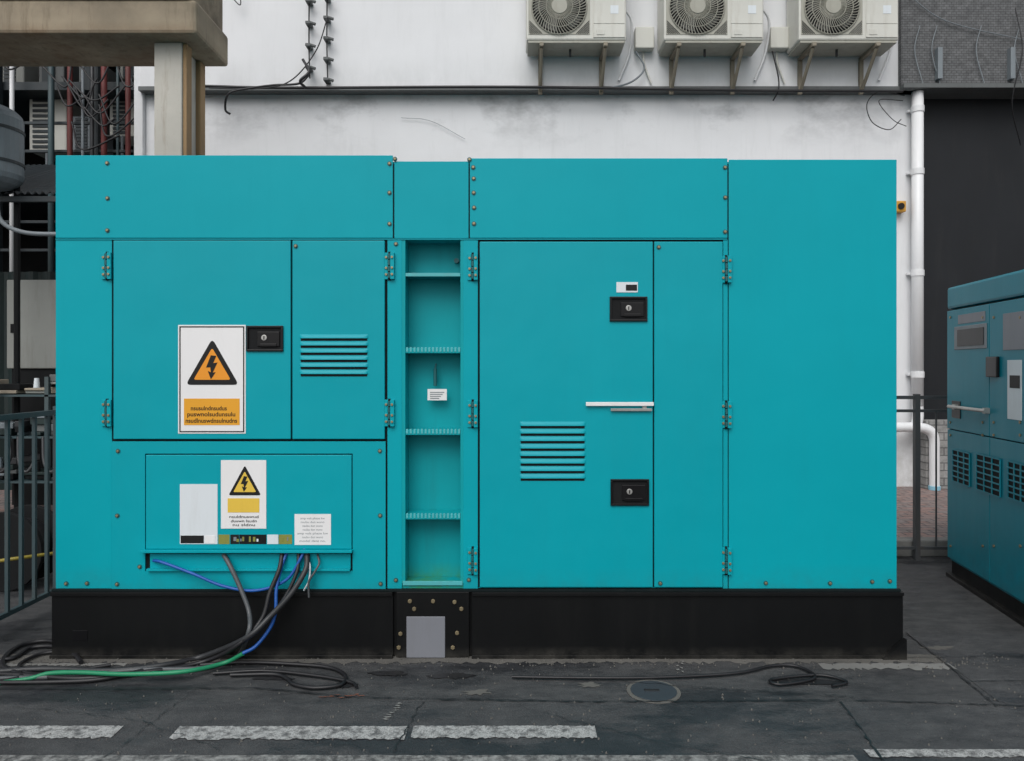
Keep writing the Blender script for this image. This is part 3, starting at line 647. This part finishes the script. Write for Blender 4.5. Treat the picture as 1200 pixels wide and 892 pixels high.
for z in (.56,1.01,1.43):
    mats=['dark','cdk','dkgreen','trim','grey'] if z<1.2 else ['box','label','cabinet','box','grey','trim','dark','cabinet']
    x=-5.5
    while x<-3.95:
        w=random.uniform(.10,.34); zz=z
        for k in range(random.choice((2,3,4))):
            h=random.uniform(.025,.075); MB().box(x+random.uniform(0,.04),x+w-random.uniform(0,.04),3.12+random.uniform(0,.08),3.5,zz,zz+h-.002).done("stored_box",random.choice(mats),e,.006); zz+=h
        if random.random()<.4: MB().rod((x+w*.5,3.2,zz+.001),(x+w*.5,3.2,zz+.10),.03,14,.022).done("stored_can",random.choice(['tank','label','dark']),e)
        x+=w+.02
for k in range(6):
    x=-5.2+k*.25; tube("hanging_hose",[(x,3.08,1.0),(x+.05,3.02,.75),(x+.14,3.0,.66),(x+.2,3.04,.8),(x+.16,3.08,1.0)],.016,random.choice(['cblack','cdk','cgrey']),e)
tube("yellow_hose",[(-4.2,1.2,.24),(-3.8,1.0,.29),(-3.55,.95,.33),(-3.3,1.3,.30),(-3.1,1.8,.2)],.013,'cyel')
x,y=-3.85,1.25; e=empty("cable_drum",(x,y,0))
MB().rod((x,y,.3),(x,y+.04,.3),.3,28).rod((x,y+.3,.3),(x,y+.34,.3),.3,28).done("flanges",'dark',e,.004)
MB().rod((x,y+.041,.3),(x,y+.299,.3),.2,28).done("wound_cable",'cblack',e)

# ================================================================ SMALL GENERATOR RIGHT
th=math.atan2(-.987,-.16)
sg=empty("industrial_generator",(3.53,6.0-CD,0),th)
def T(px): k=(px-600)/F; return (k*6-3.53)/(k*.987-.16)
def SZ(px,py): return CH+(430-py)*(6-.987*T(px))/F
Ls=2.5
def sbox(n,x0,x1,y0,y1,z0,z1,mt,bv=.004): return MB().box(x0,x1,y0,y1,z0,z1).done(n,mt,sg,bv,local=True)
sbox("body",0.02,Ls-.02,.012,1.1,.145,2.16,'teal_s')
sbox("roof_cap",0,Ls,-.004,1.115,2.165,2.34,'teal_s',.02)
sbox("gap_shade_sheet",.03,Ls-.03,.006,.0115,.16,2.158,'nearblack',0)  # dark sheet paints gap shade between the small generator's doors
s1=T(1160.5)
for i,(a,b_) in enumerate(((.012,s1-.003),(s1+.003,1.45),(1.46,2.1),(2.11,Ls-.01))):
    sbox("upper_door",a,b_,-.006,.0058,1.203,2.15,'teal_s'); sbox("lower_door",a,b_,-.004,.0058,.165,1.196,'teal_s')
def vent(a,b_,c_,d_):
    x0,x1=T(a),T(b_); z1=SZ((a+b_)/2,c_); z0=SZ((a+b_)/2,d_)
    sbox("vent_pan",x0,x1,-.008,-.0045,z0,z1,'dark',0)
    bb=MB(); n_=3; zz=6
    for k in range(n_+1): x=x0+(x1-x0)*k/n_; bb.box(x-.006,x+.006,-.014,-.0082,z0,z1)
    for k in range(zz+1): z=z0+(z1-z0)*k/zz; bb.box(x0,x1,-.017,-.0142,z-.005,z+.005)
    bb.done("vent_grid",'teal_s',sg,local=True)
vent(1118,1138,529,567); vent(1146,1174,535,578); vent(1183,1206,543,587)
def srect(n,a,b_,c_,d_,y0,y1,mt,bv=.003):
    m_=(a+b_)/2; return sbox(n,T(a),T(b_),y0,y1,SZ(m_,d_),SZ(m_,c_),mt,bv)
srect("door_window_frame",1120,1158,381,409,-.012,-.0065,'grey'); srect("door_window",1124,1155,385,405,-.016,-.0122,'plast')
srect("nameplate",1177,1203,366,410,-.010,-.0065,'accplate'); srect("nameplate_upper",1124,1156,367,378,-.009,-.0065,'accplate')
srect("paddle_latch",1160,1173,418,442,-.03,-.0065,'plast',.006)
srect("paper_notice",1182,1199,422,492,-.009,-.0065,'label'); srect("notice_print",1185,1197,440,455,-.0105,-.0092,'ink')
srect("handle_backplate",1117,1127,470,490,-.012,-.0065,'plast')
z=SZ(1140,479); MB().rod((T(1118),-.04,z),(T(1162),-.04,z),.014,12).box(T(1122),T(1125),-.04,-.006,z-.02,z+.02).box(T(1158),T(1161),-.04,-.006,z-.02,z+.02).done("bar_handle",'steel',sg,local=True)
bb=MB()
for px in (1115,1153,1166,1197):
    for py in (372,495,510,640): bb.rod((T(px),-.004,SZ(px,py)),(T(px),-.013,SZ(px,py)),.010,6)
bb.done("bolts",'brass',sg,local=True)
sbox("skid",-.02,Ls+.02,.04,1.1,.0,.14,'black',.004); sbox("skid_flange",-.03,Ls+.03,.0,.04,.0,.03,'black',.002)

# ================================================================ LIGHT / WORLD / CAMERA
w=bpy.data.worlds.new("World"); S.world=w; w.use_nodes=True; nt=w.node_tree
bg=nt.nodes["Background"]; sky=nt.nodes.new("ShaderNodeTexSky"); sky.sky_type='NISHITA'; sky.sun_disc=False
sky.sun_elevation=math.radians(48); sky.sun_rotation=math.radians(195); sky.air_density=1; sky.dust_density=3; sky.ozone_density=1
hs=nt.nodes.new("ShaderNodeHueSaturation"); hs.inputs["Saturation"].default_value=.25
nt.links.new(sky.outputs[0],hs.inputs["Color"]); nt.links.new(hs.outputs[0],bg.inputs[0]); bg.inputs[1].default_value=.15
sl=bpy.data.lights.new("sun",'SUN'); sl.energy=1.3; sl.angle=math.radians(45); sl.color=(1,.98,.96)
so=link(bpy.data.objects.new("sun",sl))
az=math.radians(195); el=math.radians(48); dirv=Vector((math.sin(az)*math.cos(el),math.cos(az)*math.cos(el),math.sin(el)))
so.rotation_euler=dirv.to_track_quat('Z','Y').to_euler(); so.location=dirv*20
S.view_settings.view_transform='Standard'; S.view_settings.look='None'; S.view_settings.exposure=0
cam=bpy.data.cameras.new("camera"); co=link(bpy.data.objects.new("camera",cam)); co.location=(0,-CD,CH); co.rotation_euler=(math.pi/2,0,0)
cam.sensor_width=36; cam.lens=36*F/1200; cam.shift_y=-16/1200; cam.clip_end=1000; S.camera=co
